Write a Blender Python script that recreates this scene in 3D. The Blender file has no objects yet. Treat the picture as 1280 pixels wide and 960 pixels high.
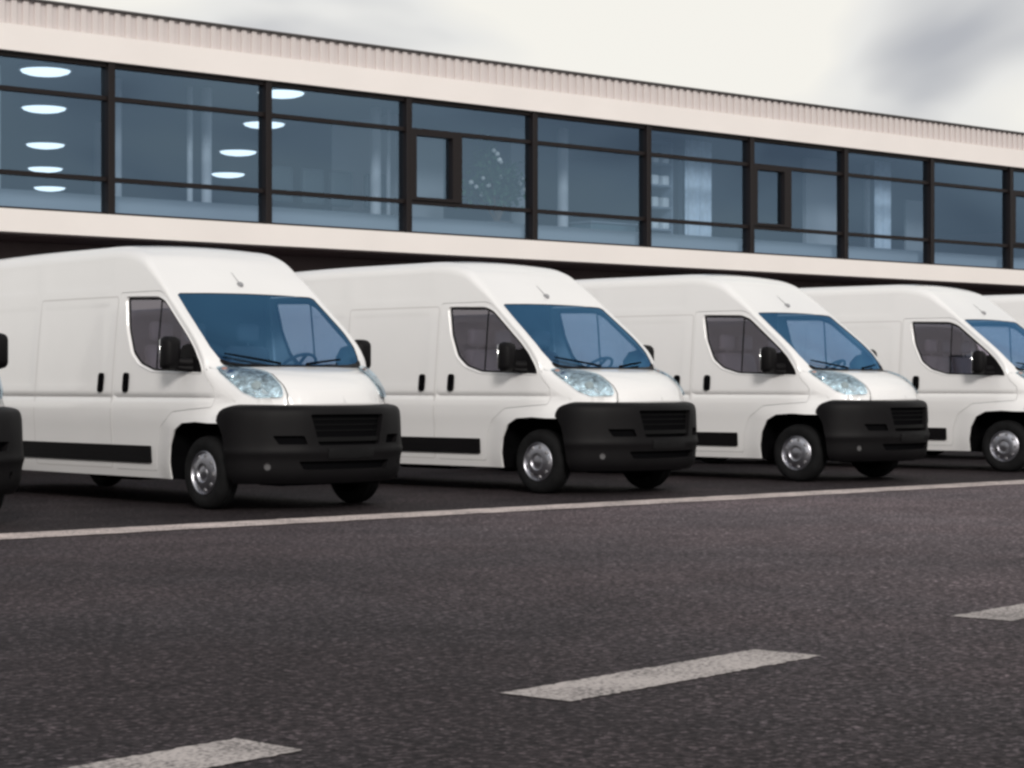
import bpy, bmesh, math, random
import numpy as np
from mathutils import Vector, Matrix
from mathutils.geometry import delaunay_2d_cdt

random.seed(4)
scn = bpy.context.scene
C = scn.collection
R = math.radians

# ------------------------------------------------------------------ camera
CAM_H = 1.22
cam_d = bpy.data.cameras.new("camera")
cam = bpy.data.objects.new("camera", cam_d)
C.objects.link(cam)
THETA = math.atan2(2960, 2650)                 # angle between the row of vans and the view plane normal
view = Vector((math.cos(THETA), math.sin(THETA), 0))
cam.location = (0, 0, CAM_H)
cam.rotation_euler = view.to_track_quat('-Z', 'Y').to_euler()
cam_d.sensor_width = 36.0
cam_d.lens = 36.0 * 2650 / 1280
cam_d.clip_start = 0.1
cam_d.clip_end = 3000
scn.camera = cam

# ------------------------------------------------------------------ sky
SUN_DIR = Vector((-0.50, -0.76, 0.42)).normalized()    # towards the sun
sun_el = math.asin(SUN_DIR.z)
sun_rot = math.atan2(SUN_DIR.x, SUN_DIR.y)
w = bpy.data.worlds.new("World")
scn.world = w
w.use_nodes = True
nt = w.node_tree
nt.nodes.clear()


def N(tree, typ, **kw):
    n = tree.nodes.new(typ)
    for k, v in kw.items():
        setattr(n, k, v)
    return n


def build_sky():
    L = nt.links
    out = N(nt, 'ShaderNodeOutputWorld')
    bg = N(nt, 'ShaderNodeBackground')
    bg.inputs['Strength'].default_value = 0.1
    sky = N(nt, 'ShaderNodeTexSky', sky_type='NISHITA')
    sky.sun_disc = False
    sky.sun_elevation = sun_el
    sky.sun_rotation = sun_rot
    tc = N(nt, 'ShaderNodeTexCoord')
    sep = N(nt, 'ShaderNodeSeparateXYZ')
    L.new(tc.outputs['Generated'], sep.inputs[0])
    mx = N(nt, 'ShaderNodeMath', operation='MAXIMUM'); mx.inputs[1].default_value = 0.0
    L.new(sep.outputs['Z'], mx.inputs[0])
    ad = N(nt, 'ShaderNodeMath', operation='ADD'); ad.inputs[1].default_value = 0.38
    L.new(mx.outputs[0], ad.inputs[0])
    comb = N(nt, 'ShaderNodeCombineXYZ')
    for i, ax in enumerate('XY'):
        dv = N(nt, 'ShaderNodeMath', operation='DIVIDE')
        L.new(sep.outputs[ax], dv.inputs[0]); L.new(ad.outputs[0], dv.inputs[1])
        L.new(dv.outputs[0], comb.inputs[i])
    mp = N(nt, 'ShaderNodeMapping')
    mp.inputs['Location'].default_value = SKY_OFF
    L.new(comb.outputs[0], mp.inputs[0])
    n1 = N(nt, 'ShaderNodeTexNoise')                      # where there is cloud at all
    n1.inputs['Scale'].default_value = 0.8
    n1.inputs['Detail'].default_value = 6
    n1.inputs['Roughness'].default_value = 0.5
    L.new(mp.outputs[0], n1.inputs['Vector'])
    r1 = N(nt, 'ShaderNodeMapRange')
    r1.inputs['From Min'].default_value = 0.36
    r1.inputs['From Max'].default_value = 0.52
    L.new(n1.outputs['Fac'], r1.inputs[0])
    # seen edge-on, the layer closes up towards the horizon
    hz = N(nt, 'ShaderNodeMapRange')
    hz.inputs['From Min'].default_value = 0.22
    hz.inputs['From Max'].default_value = 0.55
    hz.inputs['To Min'].default_value = 1.0
    hz.inputs['To Max'].default_value = 0.0
    L.new(mx.outputs[0], hz.inputs[0])
    cov = N(nt, 'ShaderNodeMath', operation='MAXIMUM')
    L.new(r1.outputs[0], cov.inputs[0]); L.new(hz.outputs[0], cov.inputs[1])
    n2 = N(nt, 'ShaderNodeTexNoise')                      # thick grey and thin bright cloud
    n2.inputs['Scale'].default_value = 2.6
    n2.inputs['Detail'].default_value = 3.5
    n2.inputs['Roughness'].default_value = 0.45
    n2.inputs['Distortion'].default_value = 0.4
    L.new(mp.outputs[0], n2.inputs['Vector'])
    cr = N(nt, 'ShaderNodeValToRGB')
    e = cr.color_ramp.elements
    e[0].position = 0.33; e[0].color = (0.46, 0.475, 0.51, 1)
    e[1].position = 0.55; e[1].color = (0.91, 0.893, 0.838, 1)
    m = cr.color_ramp.elements.new(0.46); m.color = (0.80, 0.80, 0.785, 1)
    L.new(n2.outputs['Fac'], cr.inputs[0])
    sc = N(nt, 'ShaderNodeVectorMath', operation='SCALE'); sc.inputs['Scale'].default_value = 10.0
    L.new(cr.outputs[0], sc.inputs[0])
    mix = N(nt, 'ShaderNodeMix', data_type='RGBA')
    L.new(cov.outputs[0], mix.inputs[0])
    L.new(sky.outputs[0], mix.inputs[6])
    L.new(sc.outputs[0], mix.inputs[7])
    L.new(mix.outputs[2], bg.inputs['Color'])
    L.new(bg.outputs[0], out.inputs[0])


SKY_OFF = (5.90, -1.11, 0.0)
build_sky()

sun_d = bpy.data.lights.new("sun", 'SUN')
sun = bpy.data.objects.new("sun", sun_d)
C.objects.link(sun)
sun.location = (-10, -20, 30)
sun.rotation_euler = SUN_DIR.to_track_quat('Z', 'Y').to_euler()
sun_d.energy = 2.1
sun_d.angle = R(12)
sun_d.color = (1.0, 0.95, 0.90)

scn.view_settings.view_transform = 'Standard'
scn.view_settings.look = 'None'
scn.view_settings.exposure = 0.0
scn.view_settings.gamma = 1.0
scn.view_settings.use_curve_mapping = False
scn.cycles.filter_width = 2.8
scn.cycles.max_bounces = 10
scn.cycles.transparent_max_bounces = 16

# ------------------------------------------------------------------ materials
MATS = {}


def principled(name, color, rough=0.5, metal=0.0, spec=0.5, coat=0.0, emis=None, emis_s=0.0, bump=None, var=None, coat_rough=0.05):
    """Principled material; var = (scale, amount) colour mottling, bump = (scale, strength, distance)."""
    m = bpy.data.materials.new(name)
    m.use_nodes = True
    t = m.node_tree
    b = t.nodes['Principled BSDF']
    b.inputs['Base Color'].default_value = (*color, 1)
    b.inputs['Roughness'].default_value = rough
    b.inputs['Metallic'].default_value = metal
    b.inputs['Specular IOR Level'].default_value = spec
    b.inputs['Coat Weight'].default_value = coat
    b.inputs['Coat Roughness'].default_value = coat_rough
    if emis:
        b.inputs['Emission Color'].default_value = (*emis, 1)
        b.inputs['Emission Strength'].default_value = emis_s
    tc = N(t, 'ShaderNodeTexCoord')
    if var:
        n = N(t, 'ShaderNodeTexNoise')
        n.inputs['Scale'].default_value = var[0]
        n.inputs['Detail'].default_value = 5
        t.links.new(tc.outputs['Object'], n.inputs['Vector'])
        mr = N(t, 'ShaderNodeMapRange')
        mr.inputs['From Min'].default_value = 0.3
        mr.inputs['From Max'].default_value = 0.7
        mr.inputs['To Min'].default_value = 1 - var[1]
        mr.inputs['To Max'].default_value = 1 + var[1]
        t.links.new(n.outputs['Fac'], mr.inputs[0])
        mu = N(t, 'ShaderNodeVectorMath', operation='SCALE')
        mu.inputs[0].default_value = color
        t.links.new(mr.outputs[0], mu.inputs['Scale'])
        t.links.new(mu.outputs[0], b.inputs['Base Color'])
    if bump:
        n = N(t, 'ShaderNodeTexNoise')
        n.inputs['Scale'].default_value = bump[0]
        n.inputs['Detail'].default_value = 4
        t.links.new(tc.outputs['Object'], n.inputs['Vector'])
        bp = N(t, 'ShaderNodeBump')
        bp.inputs['Strength'].default_value = bump[1]
        bp.inputs['Distance'].default_value = bump[2]
        t.links.new(n.outputs['Fac'], bp.inputs['Height'])
        t.links.new(bp.outputs[0], b.inputs['Normal'])
    MATS[name] = m
    return m


def pane_glass(name, tint, refl, refl_min, refl_max, rough=0.0):
    """A single sheet of tinted, coated glass: tinted transmission plus a coloured mirror reflection growing to grazing."""
    m = bpy.data.materials.new(name)
    m.use_nodes = True
    t = m.node_tree
    t.nodes.clear()
    o = N(t, 'ShaderNodeOutputMaterial')
    tr = N(t, 'ShaderNodeBsdfTransparent'); tr.inputs[0].default_value = (*tint, 1)
    gl = N(t, 'ShaderNodeBsdfGlossy'); gl.inputs['Color'].default_value = (*refl, 1); gl.inputs['Roughness'].default_value = rough
    lw = N(t, 'ShaderNodeLayerWeight'); lw.inputs['Blend'].default_value = 0.5
    pw = N(t, 'ShaderNodeMath', operation='POWER'); pw.inputs[1].default_value = 3.0
    t.links.new(lw.outputs['Facing'], pw.inputs[0])
    mr = N(t, 'ShaderNodeMapRange')
    mr.inputs['To Min'].default_value = refl_min
    mr.inputs['To Max'].default_value = refl_max
    t.links.new(pw.outputs[0], mr.inputs[0])
    mx = N(t, 'ShaderNodeMixShader')
    t.links.new(mr.outputs[0], mx.inputs[0])
    t.links.new(tr.outputs[0], mx.inputs[1])
    t.links.new(gl.outputs[0], mx.inputs[2])
    t.links.new(mx.outputs[0], o.inputs[0])
    MATS[name] = m
    return m


paint = principled('white_paint', (0.775, 0.765, 0.76), rough=0.38, spec=0.5, coat=0.8, coat_rough=0.07, var=(0.9, 0.02))
black_plastic = principled('black_plastic', (0.0055, 0.0050, 0.0056), rough=0.55, spec=0.12, bump=(260, 0.12, 0.002), var=(3, 0.15))
dark_recess = principled('dark_recess', (0.004, 0.004, 0.0045), rough=1.0, spec=0.0)
slat_black = principled('slat_black', (0.005, 0.005, 0.0052), rough=0.6, spec=0.12)
rubber = principled('rubber', (0.008, 0.008, 0.0085), rough=0.8, spec=0.15, bump=(90, 0.2, 0.002), var=(8, 0.25))
alloy = principled('wheel_silver', (0.48, 0.48, 0.52), rough=0.36, metal=1.0)
alloy_dark = principled('hub_grey', (0.34, 0.335, 0.35), rough=0.45, metal=0.8)
chrome = principled('chrome', (0.75, 0.8, 0.85), rough=0.12, metal=1.0)
lamp_lens = pane_glass('lamp_lens', (0.78, 0.86, 0.90), (0.85, 0.93, 1.0), 0.06, 0.6)
amber = principled('amber', (0.75, 0.32, 0.22), rough=0.3)
bulb_white = principled('lamp_white', (0.42, 0.42, 0.40), rough=0.25)
windscreen_m = pane_glass('windscreen_glass', (0.45, 0.60, 0.74), (0.15, 0.40, 0.74), 0.20, 0.60)
side_glass_m = pane_glass('side_glass', (0.72, 0.68, 0.75), (0.88, 0.82, 0.92), 0.20, 0.5)
trim_dark = principled('cab_trim', (0.025, 0.025, 0.03), rough=0.7)
seat_cloth = principled('seat_cloth', (0.09, 0.09, 0.10), rough=0.9, bump=(200, 0.3, 0.003))
headliner = principled('headliner', (0.16, 0.16, 0.17), rough=0.9)
mirror_glass = principled('mirror_glass', (0.8, 0.8, 0.82), rough=0.04, metal=1.0)

# ------------------------------------------------------------------ object helpers


def link(name, me, mat, parent=None):
    o = bpy.data.objects.new(name, me)
    C.objects.link(o)
    if mat is not None and me is not None and len(me.materials) == 0:
        me.materials.append(mat)
    if parent is not None:
        o.parent = parent
    return o


def obj(name, bm, mat, parent=None, smooth=None):
    me = bpy.data.meshes.new(name)
    bm.normal_update()
    bm.to_mesh(me)
    bm.free()
    if smooth:
        for p in me.polygons:
            p.use_smooth = True
        me.set_sharp_from_angle(angle=R(smooth))
    return link(name, me, mat, parent)


def empty(name, loc, label, cat, group=None, kind=None):
    o = bpy.data.objects.new(name, None)
    C.objects.link(o)
    o.location = loc
    o.empty_display_size = 0.2
    return tag(o, label, cat, group, kind)


def tag(o, label=None, cat=None, group=None, kind=None):
    if label: o['label'] = label
    if cat: o['category'] = cat
    if group: o['group'] = group
    if kind: o['kind'] = kind
    return o


def box(bm, x0, x1, y0, y1, z0, z1):
    vs = [bm.verts.new((x, y, z)) for z in (z0, z1) for y in (y0, y1) for x in (x0, x1)]
    for f in ((0, 2, 3, 1), (4, 5, 7, 6), (0, 1, 5, 4), (2, 6, 7, 3), (0, 4, 6, 2), (1, 3, 7, 5)):
        bm.faces.new([vs[i] for i in f])
    return vs


def rbox(bm, x0, x1, y0, y1, z0, z1, r=0.02, seg=2):
    b2 = bmesh.new()
    box(b2, x0, x1, y0, y1, z0, z1)
    bmesh.ops.bevel(b2, geom=b2.edges[:] + b2.verts[:], offset=r, segments=seg, affect='EDGES', profile=0.5)
    me = bpy.data.meshes.new('tmp')
    b2.to_mesh(me); b2.free()
    n0 = len(bm.verts)
    bm.from_mesh(me)
    bpy.data.meshes.remove(me)
    bm.verts.ensure_lookup_table()
    return bm.verts[n0:]


def tube(bm, pts, r, seg=8):
    """Closed tube along pts; r a number or one radius per point."""
    pts = [Vector(p) for p in pts]
    rs = r if hasattr(r, '__len__') else [r] * len(pts)
    rings = []
    for i, p in enumerate(pts):
        d = (pts[min(i + 1, len(pts) - 1)] - pts[max(i - 1, 0)]).normalized()
        a = d.cross(Vector((0, 0, 1)))
        if a.length < 1e-3: a = d.cross(Vector((1, 0, 0)))
        a.normalize(); b = d.cross(a)
        rings.append([bm.verts.new(p + rs[i] * (math.cos(t) * a + math.sin(t) * b)) for t in [2 * math.pi * k / seg for k in range(seg)]])
    for i in range(len(rings) - 1):
        for k in range(seg):
            bm.faces.new((rings[i][k], rings[i][(k + 1) % seg], rings[i + 1][(k + 1) % seg], rings[i + 1][k]))
    bm.faces.new(rings[0][::-1]); bm.faces.new(rings[-1])


def lathe_x(bm, prof, seg=48, cx=0.0, cy=0.0, cz=0.0, sgn=1):
    """Revolve prof [(x, r)] about an axis along x."""
    rings = []
    for x, r in prof:
        rings.append([bm.verts.new((cx + sgn * x, cy + r * math.cos(2 * math.pi * k / seg), cz + r * math.sin(2 * math.pi * k / seg))) for k in range(seg)])
    for i in range(len(rings) - 1):
        for k in range(seg):
            q = (rings[i][k], rings[i][(k + 1) % seg], rings[i + 1][(k + 1) % seg], rings[i + 1][k])
            bm.faces.new(q if sgn < 0 else q[::-1])
    return rings


# ------------------------------------------------------------------ the van's surface
#BEGIN_SURF
# local frame: x across (near passenger side negative), t = y backwards from the front axle, z up; the van faces -y
VAN_END = 5.75
ARCH_F = -0.05          # front axle
ARCH_R = 4.80           # rear axle


def smooth_interp(x, xs, ys):
    """Monotone-ish cubic interpolation (finite-difference tangents, limited)."""
    xs = np.asarray(xs, float); ys = np.asarray(ys, float)
    x = np.clip(np.asarray(x, float), xs[0], xs[-1])
    d = np.diff(ys) / np.diff(xs)
    m = np.empty_like(ys); m[0] = d[0]; m[-1] = d[-1]
    m[1:-1] = np.where(d[1:] * d[:-1] > 0, 2 * d[1:] * d[:-1] / (d[1:] + d[:-1] + 1e-12), 0)
    i = np.clip(np.searchsorted(xs, x, side='right') - 1, 0, len(xs) - 2)
    h = xs[i + 1] - xs[i]; u = (x - xs[i]) / h
    return ((2 * u**3 - 3 * u**2 + 1) * ys[i] + (u**3 - 2 * u**2 + u) * h * m[i] + (-2 * u**3 + 3 * u**2) * ys[i + 1] + (u**3 - u**2) * h * m[i + 1])


ZT_X = [-1.04, -1.02, -0.97, -0.88, -0.75, -0.60, -0.375, -0.34, -0.20, -0.05, 0.20, 0.42, 0.625, 0.68, 0.94, 1.18, 1.42, 1.75, 3.0, 5.75]
ZT_Z = [1.02, 1.09, 1.175, 1.25, 1.315, 1.355, 1.40, 1.425, 1.520, 1.632, 1.815, 1.975, 2.135, 2.185, 2.40, 2.57, 2.645, 2.672, 2.672, 2.62]


def z_top(xi): return smooth_interp(xi, ZT_X, ZT_Z)
def bow(xi): return smooth_interp(xi, [-1.04, -0.9, -0.37, -0.2, 0.0, 0.2, 0.6, 6], [0.67, 0.62, 0.27, 0.14, 0.06, 0.025, 0.0, 0.0])
def crown(xi): return smooth_interp(xi, [-1.0, -0.5, 0.4, 1.4, 6], [0.025, 0.012, 0.010, 0.032, 0.035])
def rad(xi): return smooth_interp(xi, [-1.1, -0.6, -0.35, -0.2, 0.6, 1.0, 1.4, 6], [0.11, 0.09, 0.05, 0.042, 0.042, 0.09, 0.12, 0.13])
def t_of(xi, y): return xi + bow(xi) * np.abs(y) ** 2.5


def xi_side(t):
    t = np.asarray(t, float); x = t - 0.2
    for _ in range(25): x = t - bow(x) * 0.95 ** 2.5
    return x


def sstep(a, b, x):
    u = np.clip((x - a) / (b - a), 0, 1)
    return u * u * (3 - 2 * u)


# panels pressed slightly into the load-space sides: (t0, t1, z0, z1)
PANELS = [(1.70, 3.05, 2.20, 2.50), (3.20, 5.45, 2.20, 2.50), (1.70, 3.05, 1.20, 2.04), (3.20, 5.45, 1.20, 2.04)]


def W(t, z):
    """Half width of the body side."""
    t = np.asarray(t, float); z = np.asarray(z, float)
    y = smooth_interp(z, [0.24, 0.30, 0.45, 0.80, 1.05, 1.30, 1.60, 2.10, 2.40, 2.70], [0.975, 0.99, 1.012, 1.026, 1.026, 1.010, 0.985, 0.935, 0.905, 0.875])
    y = y * (1 - sstep(0.84, 1.03, z) * (1 - smooth_interp(t, [-1.2, -1.0, -0.7, -0.45, -0.2, 0.0], [0.55, 0.60, 0.775, 0.885, 0.972, 1.0])))
    y = y - 0.022 * np.clip(1 - np.abs(z - 1.085) / 0.034, 0, 1) * sstep(-0.42, -0.15, t)
    y = y + 0.012 * sstep(1.05, 0.99, z) * sstep(0.70, 0.9, z)
    for t0, t1, z0, z1 in PANELS:
        y = y - 0.0022 * sstep(t0, t0 + 0.03, t) * sstep(t1, t1 - 0.03, t) * sstep(z0, z0 + 0.03, z) * sstep(z1, z1 - 0.03, z)
    for ax in (ARCH_F, ARCH_R):
        r = np.maximum(np.abs(t - ax) / 1.03, np.abs(z - 0.36)) * 0.35 + 0.65 * np.hypot((t - ax), (z - 0.36))
        y = y + 0.030 * sstep(0.74, 0.47, r) * sstep(1.0, 0.85, z)
    return y


def top_ends(xi):
    xi = np.asarray(xi, float)
    zc = z_top(xi) - crown(xi); r = rad(xi); za = zc - r
    ya = np.full_like(xi, 0.9)
    yc = ya.copy()
    for _ in range(12):
        ya = W(t_of(xi, ya), za); yc = W(t_of(xi, yc), zc)
    return zc, za, ya, yc, r


def TS(xi, q, off=0.0):
    """Surface point for station xi; q 0..1 upper part of the side, 1..2 shoulder, 2..3 top (3 = centre line)."""
    xi = np.asarray(xi, float); q = np.asarray(q, float)
    zc, za, ya, yc, r = top_ends(xi)
    yb = yc - r
    cr = crown(xi); zt = z_top(xi)
    zb = zt - cr * (yb / yc) ** 2
    u = np.clip(q - 1, 0, 1)
    yq = (1 - u)**2 * ya + 2 * u * (1 - u) * yc + u**2 * yb
    zq = (1 - u)**2 * za + 2 * u * (1 - u) * zc + u**2 * zb
    yt = yb * (3 - q); ztq = zt - cr * (yt / yc) ** 2
    y = np.where(q > 2, yt, yq); z = np.where(q > 2, ztq, zq)
    t = t_of(xi, y)
    zs = za - (1 - q) * 0.5
    ta = t_of(xi, ya)
    side = q < 1
    z = np.where(side, zs, z); t = np.where(side, ta, t); y = np.where(side, W(ta, zs), y)
    return np.stack([-y, t, z], -1)


def SS(t, z):
    t = np.asarray(t, float); z = np.asarray(z, float)
    return np.stack([-W(t, z), t, z], -1)


def za_of_t(t):
    """Top limit of the side domain at t."""
    xs = np.linspace(-1.035, VAN_END, 400)
    zc, za, ya, yc, r = top_ends(xs)
    return np.interp(t, t_of(xs, ya), za)


# front bumper: plan curve (x across, t), h goes up
PL = [(1.06, -0.30), (1.065, -0.42), (1.05, -0.55), (0.99, -0.67), (0.885, -0.79), (0.75, -0.91), (0.50, -1.06), (0.25, -1.125), (0.0, -1.145)]


def _plan():
    P = np.array([(-x, t) for x, t in PL] + [(x, t) for x, t in PL[-2::-1]])
    out = []
    n = len(P)
    for i in range(n - 1):
        p0, p1, p2, p3 = P[max(i - 1, 0)], P[i], P[i + 1], P[min(i + 2, n - 1)]
        for u in np.linspace(0, 1, 12, endpoint=False):
            out.append(0.5 * ((2 * p1) + (-p0 + p2) * u + (2 * p0 - 5 * p1 + 4 * p2 - p3) * u**2 + (-p0 + 3 * p1 - 3 * p2 + p3) * u**3))
    out.append(P[-1])
    return np.array(out)


PLAN = _plan()
PLAN_S = np.concatenate([[0], np.cumsum(np.hypot(*np.diff(PLAN, axis=0).T))])
PLAN_S -= PLAN_S[-1] / 2          # 0 at the centre
PLAN_N = np.gradient(PLAN, axis=0)
PLAN_N = np.stack([PLAN_N[:, 1], -PLAN_N[:, 0]], -1)
PLAN_N /= np.linalg.norm(PLAN_N, axis=1)[:, None]


def BS(u, h, off=0.0):
    u = np.asarray(u, float); h = np.asarray(h, float)
    p = np.stack([np.interp(u, PLAN_S, PLAN[:, k]) for k in (0, 1)], -1)
    n = np.stack([np.interp(u, PLAN_S, PLAN_N[:, k]) for k in (0, 1)], -1)
    o = smooth_interp(h, [0.26, 0.30, 0.38, 0.46, 0.50, 0.56, 0.60, 0.90, 0.96, 1.0, 1.05, 1.20], [-0.09, -0.05, -0.02, -0.012, -0.006, 0.012, 0.0, -0.012, -0.02, -0.035, -0.075, -0.20])
    z = smooth_interp(h, [0.26, 1.0, 1.05, 1.2], [0.26, 0.985, 1.01, 1.03])
    o = o + off
    return np.stack([p[:, 0] + n[:, 0] * o, p[:, 1] + n[:, 1] * o, z], -1)


def u_of_x(x): return float(np.interp(x, PLAN[20:-20, 0], PLAN_S[20:-20]))
#END_SURF


def densify(poly, step):
    out = []
    n = len(poly)
    for i in range(n):
        a = np.array(poly[i], float); b = np.array(poly[(i + 1) % n], float)
        k = max(1, int(math.ceil(np.hypot(*(b - a)) / step)))
        for j in range(k):
            out.append(tuple(a + (b - a) * j / k))
    return out


def round_poly(poly, r, seg=4):
    """Round the corners of a polygon; r a number or one per corner."""
    out = []
    n = len(poly)
    for i in range(n):
        p = np.array(poly[i], float); a = np.array(poly[i - 1], float) - p; b = np.array(poly[(i + 1) % n], float) - p
        la, lb = np.hypot(*a), np.hypot(*b)
        rr = min(r[i] if hasattr(r, '__len__') else r, la * 0.48, lb * 0.48)
        if rr <= 1e-4:
            out.append(tuple(p)); continue
        p0 = p + a / la * rr; p1 = p + b / lb * rr
        for k in range(seg + 1):
            u = k / seg
            out.append(tuple((1 - u)**2 * p0 + 2 * u * (1 - u) * p + u**2 * p1))
    return out


def area(poly):
    a = np.array(poly); b = np.roll(a, -1, axis=0)
    return 0.5 * np.sum(a[:, 0] * b[:, 1] - b[:, 0] * a[:, 1])


def offset(poly, d):
    """Move every edge outward by d (inward if negative)."""
    P = np.array(poly, float)
    if area(poly) < 0: P = P[::-1]
    n = len(P)
    e = np.roll(P, -1, axis=0) - P
    nl = np.stack([e[:, 1], -e[:, 0]], -1) / (np.linalg.norm(e, axis=1)[:, None] + 1e-12)
    out = []
    for i in range(n):
        m = nl[i - 1] + nl[i]
        m /= (np.linalg.norm(m) + 1e-9)
        k = max(0.5, float(np.dot(m, nl[i])))
        out.append(tuple(P[i] + m * d / k))
    return out


def inside(pts, poly):
    pts = np.asarray(pts, float); P = np.asarray(poly, float)
    x, y = pts[:, 0], pts[:, 1]
    r = np.zeros(len(pts), bool)
    j = len(P) - 1
    for i in range(len(P)):
        xi, yi = P[i]; xj, yj = P[j]
        c = ((yi > y) != (yj > y)) & (x < (xj - xi) * (y - yi) / (yj - yi + 1e-15) + xi)
        r ^= c; j = i
    return r


def near_edge(pts, poly, d):
    pts = np.asarray(pts, float); P = np.asarray(poly, float); Q = np.roll(P, -1, axis=0)
    m = np.zeros(len(pts), bool)
    for a, b in zip(P, Q):
        ab = b - a; l2 = max(np.dot(ab, ab), 1e-12)
        u = np.clip(((pts - a) @ ab) / l2, 0, 1)
        m |= np.hypot(*(pts - a - u[:, None] * ab).T) < d
    return m


def patch(bm, surf, outer, holes=(), gx=None, gy=None, step=0.06, off=0.0, rim=0.0, mirror=False, aspect=1.0):
    """Triangulate the 2-D domain outer minus holes over grid lines gx, gy and lift it onto surf(a, b).
    off moves it along its normal; rim folds the outline inward by that depth."""
    outer = densify(outer, step)
    holes = [densify(h, step) for h in holes]
    o = np.array(outer)
    if gx is None: gx = np.arange(o[:, 0].min(), o[:, 0].max(), step)
    if gy is None: gy = np.arange(o[:, 1].min(), o[:, 1].max(), step)
    g = np.array([(a, b) for a in gx for b in gy], float).reshape(-1, 2)
    if len(g):
        k = inside(g, outer) & ~near_edge(g, outer, 0.012)
        for h in holes: k &= ~inside(g, h) & ~near_edge(g, h, 0.012)
        g = g[k]
    verts = list(outer); edges = [(i, (i + 1) % len(outer)) for i in range(len(outer))]
    for h in holes:
        n0 = len(verts); verts += h
        edges += [(n0 + i, n0 + (i + 1) % len(h)) for i in range(len(h))]
    verts += [tuple(p) for p in g]
    vo, eo, fo, _, _, _ = delaunay_2d_cdt([Vector(v) for v in verts], edges, [], 0, 1e-6)
    V2 = np.array([(v.x, v.y) for v in vo])
    F = np.array([f for f in fo if len(f) == 3])
    cen = V2[F].mean(axis=1)
    k = inside(cen, outer)
    for h in holes: k &= ~inside(cen, h)
    F = F[k]
    V3 = surf(V2[:, 0], V2[:, 1])
    e = 1e-3
    du = surf(V2[:, 0] + e, V2[:, 1]) - surf(V2[:, 0] - e, V2[:, 1])
    dv = surf(V2[:, 0], V2[:, 1] + e) - surf(V2[:, 0], V2[:, 1] - e)
    nn = np.cross(du, dv); nn /= (np.linalg.norm(nn, axis=1)[:, None] + 1e-12)
    ctr = np.array([0.0, 2.0, 1.1])                       # outward = away from the van's middle
    s = np.sign(np.sum(nn * (V3 - ctr), axis=1)); nn *= np.where(s == 0, 1, s)[:, None]
    V3 = V3 + nn * off
    # boundary edges
    from collections import Counter
    cnt = Counter()
    for f in F:
        for a, b in ((f[0], f[1]), (f[1], f[2]), (f[2], f[0])): cnt[(min(a, b), max(a, b))] += 1
    bnd = [e_ for e_, c in cnt.items() if c == 1]
    used = sorted(set(F.flatten()))
    for sx in ((1, -1) if mirror else (1,)):
        sc = np.array([sx, 1, 1])
        mv = {i: bm.verts.new(V3[i] * sc) for i in used}
        for f in F:
            a, b, c = V3[f] * sc
            n_ = np.cross(b - a, c - a)
            idx = f if np.dot(n_, nn[f[0]] * sc) > 0 else f[::-1]
            try: bm.faces.new([mv[i] for i in idx])
            except ValueError: pass
        if rim:
            top = {}; low = {}
            for a, b in bnd:
                for i in (a, b):
                    if i not in top:
                        top[i] = bm.verts.new(V3[i] * sc); low[i] = bm.verts.new((V3[i] - nn[i] * rim) * sc)
                bm.faces.new((top[a], top[b], low[b], low[a]))
    return bm


def hull_patch(name, mat, parent, surf, outer, smooth=40, **kw):
    bm = bmesh.new()
    patch(bm, surf, outer, **kw)
    return obj(name, bm, mat, parent, smooth=smooth)


# ------------------------------------------------------------------ the van
Z_LINES = np.array([0.27, 0.30, 0.36, 0.42, 0.48, 0.54, 0.60, 0.66, 0.72, 0.78, 0.84, 0.90, 0.96, 1.0, 1.03, 1.052, 1.068, 1.085, 1.102, 1.118, 1.15, 1.20, 1.215, 1.23, 1.30, 1.38, 1.46,
                    1.54, 1.62, 1.70, 1.78, 1.86, 1.94, 1.99, 2.005, 2.02, 2.04, 2.08, 2.12, 2.16, 2.20, 2.215, 2.23, 2.28, 2.34, 2.40, 2.46, 2.485, 2.50])
T_LINES = np.concatenate([np.arange(-0.95, 1.68, 0.055), [1.70, 1.715, 1.73], np.arange(1.85, 3.0, 0.13), [3.02, 3.035, 3.05, 3.12, 3.20, 3.215, 3.23], np.arange(3.33, 5.4, 0.11), [5.42, 5.435, 5.45, 5.55, 5.65]])

WINDOW = [(1.395, 2.105), (0.79, 2.088), (0.66, 2.042), (0.59, 1.988), (0.40, 1.838), (0.185, 1.668), (0.06, 1.552), (-0.03, 1.432), (-0.080, 1.332), (0.80, 1.352), (1.05, 1.42), (1.205, 1.533), (1.325, 1.779)]
DOOR = [(1.52, 2.15), (0.80, 2.15), (0.70, 2.122), (0.60, 2.047), (0.50, 1.968), (0.40, 1.889), (0.30, 1.811), (0.20, 1.731), (0.10, 1.644), (0.0, 1.541), (-0.05, 1.472), (-0.10, 1.338), (-0.15, 1.263), (-0.20, 1.217), (-0.245, 1.17), (-0.245, 1.0), (0.40, 0.95), (0.62, 0.80), (0.70, 0.60), (0.72, 0.36), (1.52, 0.36)]
SLIDER = [(1.545, 0.36), (3.12, 0.36), (3.12, 2.12), (1.545, 2.12)]


def arch_poly(c, grow=0.0, rear=False):
    if rear:
        a = [(0.52, 0.1), (0.50, 0.5), (0.44, 0.67), (0.30, 0.81), (0.12, 0.86), (-0.12, 0.86), (-0.30, 0.81), (-0.44, 0.67), (-0.50, 0.5), (-0.52, 0.1)]
    else:
        a = [(0.49, 0.1), (0.495, 0.45), (0.465, 0.62), (0.38, 0.77), (0.24, 0.84), (0.0, 0.855), (-0.20, 0.845), (-0.42, 0.84), (-0.95, 0.84), (-0.95, 0.1)]
    p = [(c + t, z) for t, z in a]
    return offset(p, grow) if grow else p


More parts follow.
